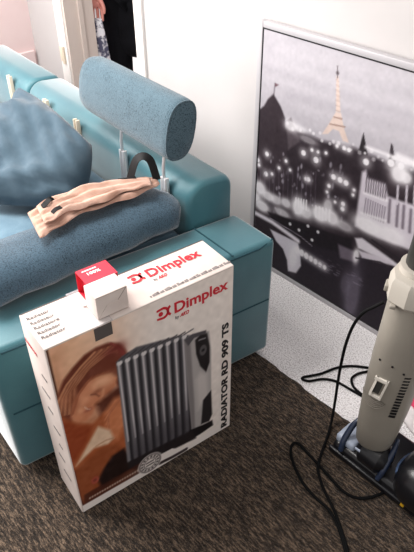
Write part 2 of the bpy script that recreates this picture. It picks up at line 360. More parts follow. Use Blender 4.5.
# peach canvas bag: flattened, folded, lying on bolster and seat
lowp = [(40, 237), (52, 230), (68, 222), (88, 213), (110, 204), (132, 196), (151, 190), (160, 185)]
uppp = [(27, 211), (44, 201), (64, 194), (84, 188), (104, 183), (126, 179), (145, 177), (157, 180)]
lowf = [(45, 224), (58, 218), (76, 210), (96, 203), (116, 196), (136, 190), (152, 185)]
uppf = [(36, 205), (52, 198), (70, 191), (90, 185.5), (108, 182), (130, 177.5), (150, 177)]
def bag_mesh(lowp, uppp, zl, zu, th, ph, ns=64, na=30):
    top = []; bot = []
    def lerp(L, t):
        x = t * (len(L) - 1); i = min(int(x), len(L) - 2); f = x - i; return np.array(L[i]) * (1 - f) + np.array(L[i + 1]) * f
    for i in range(ns + 1):
        t = i / ns; jl = 1.6 * math.sin(11 * t + ph) + 1.0 * math.sin(27 * t + 2 * ph); ju = 1.3 * math.sin(9 * t + 3 * ph) + .9 * math.sin(23 * t + ph)
        lo = atz(*(lerp(lowp, t) + np.array([0, jl])), zl); up = atz(*(lerp(uppp, t) + np.array([0, ju])), zu)
        for j in range(na + 1):
            q = j / na; P = lo * (1 - q) + up * q
            e = (min(1, q / .12, (1 - q) / .12) ** .5) * (min(1, t / .04, (1 - t) / .04) ** .5)
            # folds gathered at the handle end, fanning out to the left, each with a sharp valley
            w = 2.6 * q + .35 * math.sin(5 * t + ph) + .5 * (1 - t) * q; r1 = abs((w % 1) * 2 - 1)
            w2 = 5.3 * q + 1.2 * t + ph; r2 = abs((w2 % 1) * 2 - 1)
            wr = .011 * r1 ** .7 * (.35 + .65 * math.sin(math.pi * min(1, t * 1.1)) ) + .004 * r2 * (1 - t) + .003 * math.sin(19 * t + 4 * q + ph)
            top.append(P + np.array([0, 0, e * (th + wr)])); bot.append(P - np.array([0, 0, .006 * e]))
    n = na + 1; V = top + bot; F = []; o = len(top)
    for i in range(ns):
        for j in range(na):
            F.append((i * n + j, (i + 1) * n + j, (i + 1) * n + j + 1, i * n + j + 1)); F.append((o + i * n + j, o + i * n + j + 1, o + (i + 1) * n + j + 1, o + (i + 1) * n + j))
    ring = [i * n for i in range(ns + 1)] + [ns * n + j for j in range(1, n)] + [i * n + na for i in range(ns - 1, -1, -1)] + [j for j in range(na - 1, 0, -1)]
    for k in range(len(ring)): a, b = ring[k], ring[(k + 1) % len(ring)]; F.append((a, b, b + o, a + o))
    return V, F
bb = atz(100, 200, .665); bag = thing('canvas_bag', bb, 'flattened peach canvas bag with black handle lying over the bolster', 'bag')
weld(obj('bag_body', *bag_mesh(lowp, uppp, .674, .676, .003, .4), M['canvas'], bag, angle=50))
weld(obj('bag_flap', *bag_mesh(lowf, uppf, .694, .696, .002, 2.1), M['canvas'], bag, angle=50))
def strap(pts, w, th, name, parent):
    """flat webbing along a path: wide across the along-sofa direction"""
    P = [np.array(p, float) for p in pts]
    for _ in range(2):
        Q = []
        for i in range(len(P) - 1):
            a, b, c, d = P[max(i - 1, 0)], P[i], P[i + 1], P[min(i + 2, len(P) - 1)]
            Q += [b, (-a + 9 * b + 9 * c - d) / 16]
        P = Q + [P[-1]]
    rings = []
    for i, p in enumerate(P):
        t = P[min(i + 1, len(P) - 1)] - P[max(i - 1, 0)]; t /= np.linalg.norm(t)
        wv = np.cross(t, FWD) * .9 + FWD * .25; wv -= t * (wv @ t); wv /= np.linalg.norm(wv); nv = np.cross(t, wv)
        rings.append([p + wv * w + nv * th, p - wv * w + nv * th, p - wv * w - nv * th, p + wv * w - nv * th])
    return obj(name, *loft(rings), M['webbing'], parent, angle=30)
strap([atz(130, 180, .675), atz(132, 171, .71), atz(136, 160, .75), atz(143, 156, .765), atz(150, 160, .75), atz(154, 170, .71), atz(157, 180, .675)], .0125, .0016, 'handle', bag)
strap([atz(118, 181, .70), atz(126, 180, .704), atz(136, 178, .70)], .008, .0015, 'strap', bag)
strap([atz(42, 207, .70), atz(46, 203, .714), atz(50, 199, .714), atz(53, 202, .70)], .008, .0015, 'strap', bag)
strap([atz(52, 213, .716), atz(56, 209, .722), atz(61, 207, .716)], .006, .0015, 'strap', bag)

# ------------------------------------------------------------------ print painter (flat ink on a fine grid)
class Paint:
    def __init__(self, W, H, step, base):
        self.nu, self.nv = int(W / step) + 1, int(H / step) + 1
        u = np.linspace(0, W, self.nu); v = np.linspace(0, H, self.nv); self.U, self.V = np.meshgrid(u, v)
        self.C = np.zeros(self.U.shape + (3,)); self.C[:] = base; self.step = step
    def put(self, a, col):
        a = np.clip(a, 0, 1)[..., None]; self.C = self.C * (1 - a) + np.array(col, float) * a
    def dist_seg(self, p, q):
        p, q = np.array(p), np.array(q); d = q - p; L = d @ d + 1e-12
        t = np.clip(((self.U - p[0]) * d[0] + (self.V - p[1]) * d[1]) / L, 0, 1)
        return np.hypot(self.U - p[0] - t * d[0], self.V - p[1] - t * d[1])
    def poly(self, P, col, soft=None, op=1.0):
        soft = soft or self.step; ins = np.zeros(self.U.shape, bool); D = np.full(self.U.shape, 9.0); n = len(P)
        for i in range(n):
            (x0, y0), (x1, y1) = P[i], P[(i + 1) % n]
            if y0 != y1:
                ins ^= ((y0 > self.V) != (y1 > self.V)) & (self.U < (x1 - x0) * (self.V - y0) / (y1 - y0) + x0)
            D = np.minimum(D, self.dist_seg((x0, y0), (x1, y1)))
        self.put(np.clip(.5 + np.where(ins, D, -D) / soft, 0, 1) * op, col)
    def line(self, P, w, col, soft=None, op=1.0):
        soft = soft or self.step; D = np.full(self.U.shape, 9.0)
        for i in range(len(P) - 1): D = np.minimum(D, self.dist_seg(P[i], P[i + 1]))
        self.put(np.clip(.5 + (w / 2 - D) / soft, 0, 1) * op, col)
    def dot(self, p, r, col, op=1.0, rv=None, soft=None):
        d = np.hypot((self.U - p[0]) / r, (self.V - p[1]) / (rv or r)); k = max(.15, (soft or self.step) / r)
        self.put(np.clip(.5 + (1 - d) / k, 0, 1) * op, col)
    def glow(self, p, ru, rv, col, op):
        self.put(np.clip(1.7 * np.exp(-(((self.U - p[0]) / ru) ** 2 + ((self.V - p[1]) / rv) ** 2)), 0, 1) * op, col)
    def soft(self, p, ru, rv, col, op):
        self.put(np.exp(-(((self.U - p[0]) / ru) ** 2 + ((self.V - p[1]) / rv) ** 2)) * op, col)
    def noise(self, amp, cell):
        h, w = self.U.shape; gh, gw = int(self.V.max() / cell) + 3, int(self.U.max() / cell) + 3
        g = RNG.normal(0, 1, (gh, gw)); y = self.V / cell; x = self.U / cell; i, j = y.astype(int), x.astype(int); fy, fx = y - i, x - j
        n = g[i, j] * (1 - fy) * (1 - fx) + g[i + 1, j] * fy * (1 - fx) + g[i, j + 1] * (1 - fy) * fx + g[i + 1, j + 1] * fy * fx
        self.C = self.C + (n * amp)[..., None]
    def build(self, name, P0, eu, ev, mt, parent):
        P0, eu, ev = np.array(P0), np.array(eu), np.array(ev); nu, nv = self.nu, self.nv
        X = (P0 + self.U[..., None] * eu + self.V[..., None] * ev).reshape(-1, 3)
        idx = np.arange(nu * nv).reshape(nv, nu)
        Fq = np.stack([idx[:-1, :-1], idx[:-1, 1:], idx[1:, 1:], idx[1:, :-1]], -1).reshape(-1, 4)
        me = bpy.data.meshes.new(name); me.from_pydata((X - np.array(parent['_base'])).tolist(), [], Fq.tolist()); me.materials.append(mt)
        at = me.color_attributes.new('print', 'FLOAT_COLOR', 'POINT')
        c = np.ones((nu * nv, 4)); c[:, :3] = lin(np.clip(self.C.reshape(-1, 3), 0, 255)); at.data.foreach_set('color', c.ravel().astype(np.float32))
        o = bpy.data.objects.new(name, me); COL.objects.link(o); o.parent = parent; o['_base'] = tuple(parent['_base']); return o

# ------------------------------------------------------------------ framed city print
FB = .022; PD = .028; fy = YW - PD - .012
PX0, _, PH = aty(258.5, 19.5, fy); PW = PH * 1.4
pic = thing('framed_picture', (PX0 + PW / 2, YW - .02, 0.0), 'large framed black and white night city print standing against wall', 'picture')
for lo, hi in (((0, 0), (FB, PH)), ((PW - FB, 0), (PW, PH)), ((FB, 0), (PW - FB, FB)), ((FB, PH - FB), (PW - FB, PH))):
    obj('frame_bar', *rbox((PX0 + lo[0], fy, lo[1]), (PX0 + hi[0], fy + PD, hi[1]), .003, 2), M['frame'], pic)
LW = .004
for lo, hi in (((FB, FB), (FB + LW, PH - FB)), ((PW - FB - LW, FB), (PW - FB, PH - FB)), ((FB + LW, FB), (PW - FB - LW, FB + LW)), ((FB + LW, PH - FB - LW), (PW - FB - LW, PH - FB))):
    obj('frame_lip', *rbox((PX0 + lo[0], fy + .0015, lo[1]), (PX0 + hi[0], fy + .02, hi[1])), M['fline'], pic, smooth=False)
obj('backing_board', *rbox((PX0 + FB, fy + .012, FB), (PX0 + PW - FB, fy + PD - .002, PH - FB)), M['dark'], pic, smooth=False)
py = fy + .003
def pu(x, y): P = aty(x, y, py); return (P[0] - PX0 - FB, P[2] - FB)
def pus(*pts): return [pu(*p) for p in pts]
W_, H_ = PW - 2 * FB, PH - 2 * FB
pt = Paint(W_, H_, .004, (190, 186, 192))
v = pt.V / H_
pt.C[:] = np.array((196, 191, 198)) * np.ones_like(pt.C)
pt.put(np.clip((.95 - v) / .4, 0, 1) * .35, (170, 164, 172))
for (a, b, wd, op) in (((262, 60), (414, 110), .02, .5), ((262, 72), (414, 128), .03, .35), ((280, 50), (414, 82), .03, .3), ((300, 105), (414, 140), .02, .35)):
    pt.line(pus(a, b), wd, (222, 218, 222), .05, op)
for (a, b) in (((262, 66), (414, 118)), ((290, 95), (414, 132))): pt.line(pus(a, b), .02, (172, 166, 175), .05, .5)
# iron tower, lit
lit = (224, 202, 192); dk = (160, 132, 122)
pt.poly(pus((336.4, 76), (338.6, 76), (340.5, 112), (336, 112)), lit)
pt.poly(pus((335.8, 112), (341, 113), (344.5, 130), (349, 143), (343, 141), (339, 131), (333, 129), (328, 134), (322, 134), (330, 122)), lit)
pt.line(pus((337.5, 66), (337.5, 78)), .004, (110, 100, 104))
pt.dot(pu(337.6, 73), .006, (90, 80, 84))
for (a, b) in (((334, 117), (342, 119)), ((330, 124), (345, 127))): pt.line(pus(a, b), .005, dk)
for k in range(7): y = 80 + k * 5; pt.line(pus((336.2 - k * .1, y), (339 + k * .2, y + 1.5)), .003, dk, op=.5)
# dark city mass, left dome, right spires
dark = (46, 37, 43)
pt.poly([pu(250, 118), pu(262, 122), pu(288, 128), pu(305, 133), pu(322, 141), pu(352, 147), pu(372, 156), pu(414, 172), (W_, pu(414, 172)[1] - .01), (W_, 0), (0, 0), (0, .6)], dark, .02)
pt.poly(pus((254, 190), (256, 116), (259, 110), (264, 106), (268, 99), (273.5, 94), (277, 100), (281, 107), (285, 118), (287, 150), (286, 190)), (56, 46, 52), .008)
pt.line(pus((274, 95), (275, 83)), .003, (70, 60, 66)); pt.poly(pus((275, 83), (279, 85), (275, 87)), (110, 80, 88))
pt.dot(pu(260, 93), .007, (226, 222, 226), rv=.016)
pt.poly(pus((286, 122), (291, 118), (296, 130), (300, 142), (288, 150)), (84, 74, 80), .01)
pt.poly(pus((358, 153), (363.5, 132), (368, 156)), (40, 34, 38)); pt.poly(pus((388, 166), (391, 143), (393, 146), (396, 168)), (52, 44, 50))
pt.noise(2.5, .012)
W1 = (250, 246, 250)
def glow(x, y, ru, rv, op, col=W1): pt.glow(pu(x, y), ru, rv, col, op)
for k in range(26):                                                 # far rows of lights
    t = k / 25; x = 288 + 126 * t + random.uniform(-3, 3); y = 126 + 42 * t + random.uniform(-4, 5)
    pt.dot(pu(x, y), random.uniform(.004, .008), W1, random.uniform(.4, .9))
glow(291, 126, .03, .02, .8); glow(300, 129, .03, .012, .6); glow(308, 140, .04, .012, .45)
pt.line(pus((366, 147), (388, 155), (400, 160), (414, 165)), .010, W1, .012, .95); pt.line(pus((398, 156), (414, 163)), .02, W1, .015, .9)
for (x, y, r_) in ((303.5, 153, .011), (316, 160, .012), (306, 179, .008), (308.5, 179.5, .009), (312, 150, .007), (318, 152, .006), (326, 153, .006), (333.5, 177, .011), (340, 180, .011), (346, 183, .011), (343, 204, .009), (342.5, 209, .009), (354, 190, .006), (353, 195, .006), (267, 154, .010), (258, 160, .009), (266, 174, .011), (272, 174, .007), (259, 165, .007), (286, 161, .007), (279, 168, .007), (290, 170, .006), (327, 192, .006), (329, 186, .008), (335, 202, .006), (337, 146, .007), (344, 148, .008), (349, 150, .008), (366, 162, .012), (391, 163, .013), (401, 166, .012)):
    pt.dot(pu(x, y), r_, W1, .95); glow(x, y, r_ * 2, r_ * 2, .35)
for k in range(70):
    x = random.uniform(256, 345); y = random.uniform(150, 212) + (x - 256) * .1
    pt.dot(pu(x, y), random.uniform(.003, .006), (200, 194, 206), random.uniform(.2, .7), rv=random.uniform(.004, .012))
for k in range(14): x = 256 + k * 4.6; pt.line(pus((x, 168 + .3 * k), (x - .8, 200 + .5 * k)), .004, (120, 108, 124), op=.45)
for (x, y, ru, rv, op) in ((260, 188, .03, .03, .9), (255, 196, .03, .02, .9), (268, 196, .035, .02, .8), (276, 200, .03, .02, .7), (286, 203, .025, .02, .8), (262, 206, .04, .025, .9), (282, 213, .04, .018, .7), (298, 207, .03, .04, .95), (306, 212, .03, .03, .8), (320, 214, .04, .035, .95), (332, 218, .03, .03, .85), (328, 206, .02, .03, .7), (344, 226, .04, .02, .6)): glow(x, y, ru, rv, op)
for k in range(5): x = 296 + k * 2.6; pt.line(pus((x, 198 + k * .6), (x - .3, 206 + k)), .006, W1)
for k in range(5): x = 316 + k * 3.4; pt.line(pus((x, 206 + k), (x - .3, 217 + k)), .007, W1, op=.9)
# pale palace front at right with ribs
pal = (214, 206, 216)
pt.poly(pus((355, 226), (362, 172), (366, 170), (368, 178), (386, 184), (388, 196), (401, 201), (414, 205), (440, 214), (436, 262), (400, 246), (378, 238)), pal, .012)
for k in range(9): x = 367 + k * 2.4; pt.line(pus((x, 175 + k * .9), (x - 1.4, 192 + k)), .004, (70, 60, 68), op=.9)
for k in range(9): x = 366 + k * 2.4; pt.line(pus((x, 198 + k * 1.1), (x - 2, 214 + k * 1.1)), .004, (110, 98, 112), op=.8)
pt.line(pus((364, 193), (388, 201)), .008, W1, .01, .8); pt.line(pus((361, 213), (386, 221)), .008, W1, .01, .8)
glow(368, 226, .06, .03, .9); glow(392, 236, .05, .03, .8)
for x, y in ((390, 212), (398, 216), (404, 218), (411, 222), (420, 226), (428, 229)): pt.line(pus((x, y - 12), (x - 1.5, y + 10)), .010, (96, 84, 96), .008, .8)
pt.poly(pus((386, 170), (414, 182), (430, 190), (430, 206), (388, 193)), (56, 46, 52), .01)
glow(399, 174, .03, .03, .9); glow(406, 178, .02, .02, .8)
for x in (397, 406, 414): pt.line(pus((x + 1, 186), (x, 204)), .008, (206, 198, 208))
# river, quays and bridges
pt.poly(pus((268, 212), (300, 222), (340, 236), (352, 238), (352, 262), (300, 240), (276, 226)), (30, 24, 30), .012)
pt.poly([pu(246, 226), pu(300, 242), pu(330, 250), pu(356, 256), pu(400, 270), pu(440, 285), (W_, .12), (W_, 0), (0, 0), (0, .05)], (40, 33, 42), .015)
pt.line(pus((250, 210), (272, 222), (290, 235), (298, 241)), .020, (236, 230, 238), .012); pt.line(pus((270, 218), (300, 236), (312, 246)), .004, (200, 190, 204), op=.7)
pt.poly(pus((270, 229), (284, 236), (298, 243), (300, 252), (301, 266), (296, 273), (288, 271), (287, 260), (283, 249), (276, 241)), (226, 220, 230), .008)
glow(293, 258, .02, .05, .8)
for k in range(7): x, y = 297 + k * 4.6, 250 + k * 2.9; pt.dot(pu(x, y), .013 - .0007 * k, W1, .95, rv=.017 - .001 * k); glow(x, y, .02, .02, .4)
pt.poly(pus((338, 244), (356, 252), (354, 262), (340, 258)), (110, 100, 112), .012)
pt.poly(pus((355, 238), (362, 238), (414, 276), (440, 296), (440, 306), (398, 268), (358, 248)), (226, 220, 228), .01)
pt.poly(pus((358, 250), (378, 256), (398, 266), (386, 264), (362, 258)), (214, 206, 216), .01); pt.line(pus((372, 240), (398, 258), (440, 286)), .006, (40, 34, 40))
glow(356, 256, .012, .03, .9); pt.line(pus((356, 258), (380, 262), (396, 270)), .006, (46, 40, 48))
for x, y in ((290, 224), (299, 230), (308, 226), (318, 232), (312, 240)): pt.dot(pu(x, y), .007, W1, .9)
for k in range(40): x = random.uniform(318, 362); y = 254 + (x - 318) * .5 + random.uniform(0, 14); pt.line([pu(x, y), pu(x + 3, y + 1.6)], .003, (150, 140, 156), op=random.uniform(.2, .7))
glow(352, 296, .03, .12, .45, (170, 162, 182)); glow(345, 284, .02, .05, .3, (170, 162, 182))
pt.noise(2, .008); pt.C = pt.C * .90
pt.build('city_print', (PX0 + FB, py, FB), (1, 0, 0), (0, 0, 1), M['poster'], pic)

# ------------------------------------------------------------------ radiator carton
BFL, BFR = np.array(S((-.230, .860, 0))), np.array(S((-.209, .323, 0)))      # front-left, front-right on the floor
eu = BFR - BFL; BW = float(np.linalg.norm(eu)); eu /= BW; en = np.array([eu[1], -eu[0], 0]); BD, BH, BZ = .147, .66, .0085
ez = np.array([0, 0, 1.0]); BO = BFL + ez * BZ
def Bx(p): return tuple(BO + eu * p[0] - en * p[1] + ez * p[2])                # carton frame: right along the front, into depth, up
ctr = Bx((BW / 2, BD / 2, 0)); carton = thing('radiator_carton', ctr, 'tall white printed carton with a radiator picture, leaning by sofa arm', 'carton')
TOPZ = BH + BZ
body = obj('carton_body', *mp(rbox((0, 0, 0), (BW, BD, BH), .004, 2), Bx), M['card'], carton, angle=30)
def fu(x, y):
    d = ray(x, y); t = ((BO - CAM) @ en) / (d @ en); P = CAM + d * t - BO; return (P @ eu, P[2])
def fus(*p): return [fu(*q) for q in p]
def tu(x, y): P = atz(x, y, TOPZ) - BO; return (P @ eu, -(P @ en))             # on the lid: along, depth
fp = Paint(BW - .008, BH - .008, .0027, (240, 228, 220)); off = .004
def F(*p): return [(u - off, w - off) for u, w in fus(*p)]
def F1(x, y): u, w = fu(x, y); return (u - off, w - off)
vv = fp.V / BH; uu = fp.U / BW
fp.put(np.clip(1.25 - uu * 2.1, 0, 1) * 1.0, (246, 196, 160))                   # warm photo backdrop fading into white
fp.put(np.clip(1.5 - uu * 3.6, 0, 1) * np.clip((.72 - vv) / .35, 0, 1), (150, 72, 38))
fp.put(np.clip((uu - .30) / .25, 0, 1), (243, 232, 224))
fp.poly(F((46, 353), (60, 347), (90, 520), (70, 520)), (176, 104, 70), .04, .35)
fp.line([(.002, 0), (.002, BH)], .005, (70, 40, 30), .004)  # crease shadow down the left edge, painted into the print
hair = (112, 54, 38)
fp.poly(F((56, 410), (57, 396), (63, 380), (72, 368), (84, 355), (96, 347), (108, 342.5), (119, 343), (125, 349), (129, 358), (128, 368), (131, 376), (118, 386), (110, 380), (96, 378), (84, 388), (76, 404), (71, 424), (62, 420)), hair, .010)
for k in range(32):                                       # strands falling from the crown past the cheek
    f = -.8 + 2.05 * k / 31; g_ = .5 + .5 * math.sin(9 * f + .6) * math.cos(23 * f); c_ = tuple(np.array((100, 44, 30)) * (1 - g_) + np.array((228, 166, 124)) * g_)
    fp.line(F((114 - (16 if f > 0 else 5) * f, 345 + (6 if f > 0 else -9) * f), (95 - 14 * f + 3, 358 + 7 * f), (78 - 12 * f + 3, 374 + 9 * f), (69 - 9 * f, 392 + 8 * f), (68 - 10 * f, 414 + 2 * f)), .0052, c_, .004, .85)
for k in range(12):                                       # crown and fringe
    f = k / 11; c_ = ((150, 66, 58), (88, 30, 30), (176, 92, 76))[k % 3]
    fp.line(F((110 + 3 * f, 343 + 1 * f), (120 + 4 * f, 350 + 6 * f - 3), (124 + 3 * f, 362 + 4 * f)), .004, c_, .004, .85)
face = (206, 132, 96)
fp.poly(F((73, 404), (80, 391), (90, 380), (100, 375), (111, 373), (117, 377), (116, 386), (110, 392), (105, 396), (104.5, 403), (99, 404), (95.5, 407), (93, 413), (86, 421), (77, 423), (71, 417)), face, .010)
fp.soft(F1(103, 381), .035, .022, (246, 192, 154), .75); fp.soft(F1(84, 400), .022, .022, (232, 164, 126), .7); fp.soft(F1(78, 416), .02, .016, (226, 152, 112), .6)
fp.soft(F1(74, 400), .012, .04, (140, 74, 50), .45); fp.soft(F1(110, 392), .02, .012, (150, 82, 58), .4)
for k in range(8): f = k / 7; fp.line(F((112 - 20 * f, 370 + 6 * f), (92 - 8 * f, 377 + 8 * f), (79 - 3 * f, 394 + 5 * f), (73 - 2 * f, 414 + f)), .003, (190, 118, 84) if k % 2 else (140, 74, 52), .005, .4)
fp.soft(F1(97, 391.5), .016, .008, (120, 62, 44), .55); fp.line(F((91, 394.5), (95.5, 394), (99, 396)), .003, (92, 46, 34), .005, .7)
fp.line(F((103.5, 389), (102.5, 396), (99, 402)), .005, (240, 178, 138), .008, .6); fp.dot(F1(98.5, 404.5), .0035, (120, 62, 46), .7)
fp.soft(F1(88, 410), .012, .006, (150, 72, 56), .65); fp.line(F((84.5, 407), (87.5, 409.3), (90, 409)), .0025, (236, 210, 192), .003, .8)
fp.soft(F1(80, 410), .01, .012, (240, 180, 140), .5); fp.soft(F1(113, 350), .03, .016, (112, 44, 40), .8); fp.soft(F1(122, 352), .012, .03, (130, 56, 52), .7)
fp.soft(F1(63, 400), .014, .03, (196, 124, 88), .5)
fp.poly(F((96, 404), (106, 396), (118, 386), (128, 380), (131, 400), (126, 410), (112, 408), (102, 418)), (92, 44, 30), .02)
fp.poly(F((58, 414), (76, 424), (92, 424), (104, 412), (124, 406), (130, 430), (128, 450), (112, 452), (90, 462), (76, 470), (70, 480)), (172, 92, 54), .014)
fp.poly(F((104, 412), (114, 398), (124, 394), (127, 420), (118, 440), (108, 436)), (214, 134, 92), .02, .9)
for k in range(9): f = k / 8; fp.line(F((122 - 2 * f, 396 + 4 * f), (112 - 4 * f, 408 + 8 * f), (104 + 6 * f, 418 + 16 * f)), .003, (232, 160, 120) if k % 2 else (160, 84, 54), .005, .5)
fp.poly(F((60, 420), (76, 424), (92, 426), (86, 444), (74, 462), (68, 458)), (150, 66, 34), .02)
fp.poly(F((76, 466), (88, 444), (98, 426), (110, 430), (114, 438), (108, 444), (94, 448)), (232, 198, 168), .012)
fp.line(F((96, 446), (106, 440), (113, 438)), .004, (190, 140, 110), .006)
fp.poly(F((74, 470), (88, 460), (100, 448), (118, 444), (127, 452), (128, 466), (108, 478), (96, 490), (86, 502), (80, 498)), (150, 78, 44), .014)
fp.poly(F((104, 468), (112, 456), (124, 448), (131, 456), (136, 466), (118, 478), (102, 488), (98, 480)), (34, 18, 16), .014)
fp.dot(F1(95, 480), .012, (172, 80, 66), .9, rv=.016); fp.dot(F1(95, 480), .006, (120, 50, 40), .8)
fp.noise(5, .012)
# product picture: column radiator with a control end
fp.poly(F((116, 362), (122, 356), (136, 347), (180, 335), (190, 335), (192, 432), (128, 462), (126, 440)), (92, 90, 94), .006)
for k in range(9):
    x0 = 119 + k * 8.1; y0 = 363 - k * 3.3; x1 = 129 + k * 7.3; y1 = 461 - k * 3.9
    fp.line(F((x0 + 3.5, y0 + 1), (x1 + 3.2, y1)), .010, (44, 42, 46), .006)
    fp.line(F((x0, y0), (x1, y1)), .011, (126, 122, 126), .006); fp.line(F((x0 - .8, y0), (x1 - .8, y1 - 20)), .0045, (206, 200, 202), .004)
    fp.dot(F1(x0 + .5, y0), .008, (216, 210, 210))
    fp.line(F((x0, y0 - 2), (x0 + 9, y0 - 10 + k * .3)), .004, (60, 56, 60), .004)
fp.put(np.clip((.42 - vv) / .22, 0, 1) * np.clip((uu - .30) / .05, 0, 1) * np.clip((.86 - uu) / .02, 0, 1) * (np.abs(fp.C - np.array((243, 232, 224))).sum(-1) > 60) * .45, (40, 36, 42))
fp.poly(F((184, 340), (190, 335), (203, 331), (209, 331), (211, 350), (211, 396), (209, 420), (196, 428), (192, 432), (189, 400)), (176, 170, 168), .005)
fp.poly(F((200, 372), (207, 374), (209, 400), (203, 402), (198, 410), (196, 380)), (206, 198, 194), .02, .9); fp.poly(F((184, 340), (190, 337), (194, 400), (195, 428), (192, 432), (189, 400)), (132, 126, 126), .008)
fp.poly(F((184, 340), (192, 334), (206, 330), (206, 333), (194, 338), (188, 346)), (80, 76, 80), .004)
fp.poly(F((195, 340), (200, 335), (207, 333), (209.5, 346), (209.5, 362), (206, 372), (200, 366), (196, 354)), (34, 30, 32), .005)
fp.dot(F1(203, 350), .012, (88, 84, 86), rv=.02); fp.dot(F1(203, 350), .006, (30, 28, 30)); fp.line(F((199, 340), (205, 338)), .004, (150, 146, 150))
fp.poly(F((203, 400), (211, 390), (212, 414), (209, 421), (201, 424)), (40, 36, 38), .006)
fp.poly(F((190, 430), (204, 424), (212, 420), (213, 425), (200, 434), (186, 442)), (26, 22, 24), .006)
fp.poly(F((128, 462), (192, 430), (196, 438), (160, 456), (140, 468), (128, 470)), (36, 30, 32), .008)
# white foot strip, dark caption bar, round quality seal
bl = lambda x, o: (x, 513 - .575 * (x - 82) - o)
fp.poly(F(*[bl(x, 17) for x in (84, 110, 132, 148)], *[bl(x, 0) for x in (148, 84)]), (70, 34, 24), .008, .8)
fp.poly(F(bl(78, 7), bl(140, 7), bl(150, 14), bl(172, 13), bl(180, 8), bl(236, 9), bl(236, -3), bl(78, -3)), (242, 232, 226), .004)
for k in range(20): fp.dot(F1(*bl(90 + k * 2.5, 10.5)), .0032, (214, 190, 176), .8, rv=.0045)
fp.line(F((160, 463), (172, 457), (186, 449)), .014, (52, 42, 42), .004); fp.line(F((176, 459), (186, 452)), .008, (40, 34, 34))
for r_, cc in ((.042, (236, 226, 220)), (.038, (70, 62, 62)), (.034, (236, 226, 220)), (.022, (90, 82, 80)), (.019, (232, 222, 216))): fp.dot(F1(150, 463), r_, cc)
for k in range(14): q = k * 2 * math.pi / 14; c0 = F1(150, 463); fp.dot((c0[0] + .028 * math.cos(q), c0[1] + .028 * math.sin(q)), .0045, (90, 82, 80))
c0 = F1(150, 463); fp.line([(c0[0] - .012, c0[1] + .006), (c0[0] + .012, c0[1] + .006)], .006, (84, 76, 74)); fp.line([(c0[0] - .012, c0[1] - .006), (c0[0] + .012, c0[1] - .006)], .006, (84, 76, 74))
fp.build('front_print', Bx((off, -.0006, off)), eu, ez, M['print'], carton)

EPS = .0012
def put_text(name, txt, o, xd, yd, nd, w, h, mt, bold=.01, parent=carton, cap=.72):
    V, Fc = fit_text(txt, w, h, bold, cap); o, xd, yd, nd = (np.array(q, float) for q in (o, xd, yd, nd))
    return obj(name, [o + xd * a + yd * b + nd * c for a, b, c in V], Fc, mt, parent, smooth=False)
def front(u, w, d=EPS): return np.array(Bx((u, -d, w)))
def lid(u, dpt, d=EPS): return np.array(Bx((u, dpt, BH + d)))
def logo(o, xd, yd, nd, L, mt, dark):
    """emblem of two facing bowls, the word mark and its small subline; L = total length"""
    o, xd, yd, nd = (np.array(q, float) for q in (o, xd, yd, nd)); hh = L * .155; P = lambda a, b, c=0: o + xd * a + yd * b + nd * c
    def bowl(cx, side, ang0, ang1, r0, r1, n=14):
        ring = []
        for k in range(n + 1): q = math.radians(ang0 + (ang1 - ang0) * k / n); ring.append((cx + side * r1 * math.cos(q), hh * .5 + r1 * 1.05 * math.sin(q)))
        for k in range(n, -1, -1): q = math.radians(ang0 + (ang1 - ang0) * k / n); ring.append((cx + side * r0 * math.cos(q), hh * .5 + r0 * 1.05 * math.sin(q)))
        return loft([[P(a, b, c) for a, b in ring] for c in (0, .0006)])
    r = hh * .54
    g = join(bowl(r * .95, 1, -88, 88, r * .62, r), bowl(r * 2.55, -1, -62, 62, r * .62, r), bowl(r * .62, 1, -180, 180, r * .02, r * .36),
             loft([[P(a, b, c) for a, b in ((0, hh * .98), (r * .95, hh * 1.06), (r * .95, hh * .86), (0, hh * .80))] for c in (0, .0006)]),
             loft([[P(a, b, c) for a, b in ((0, hh * .2), (r * .95, hh * .14), (r * .95, -hh * .06), (0, hh * .02))] for c in (0, .0006)]))
    obj('logo_emblem', *g, mt, carton, smooth=False)
    put_text('logo_lettering', 'Dimplex', P(L * .235, 0), xd, yd, nd, L * .765, hh, mt, .022)
    put_text('logo_subline', 'by', P(L * .24, -hh * .62), xd, yd, nd, L * .05, hh * .30, dark, .0)
    put_text('logo_subline', 'AKO', P(L * .305, -hh * .62), xd + yd * .0, yd + xd * .25, nd, L * .12, hh * .34, mt, .03)
u0, w0 = fu(157, 321); u1, w1 = fu(227.5, 296)
logo(front(u0, w0), eu, ez, en, u1 - u0, M['red'], M['grey'])
t0 = tu(133, 284.5); t1 = tu(203, 256)
logo(lid(*t0), eu, -en, ez, t1[0] - t0[0], M['red'], M['grey'])
# product name running up the right edge of the front
ua, wa = fu(227.5, 424); ub, wb = fu(228, 321.5)
put_text('product_name', 'RADIATOR RD 909 TS', front(BW * .968, wa), ez, -eu, en, wb - wa, .022, M['black'], .04)
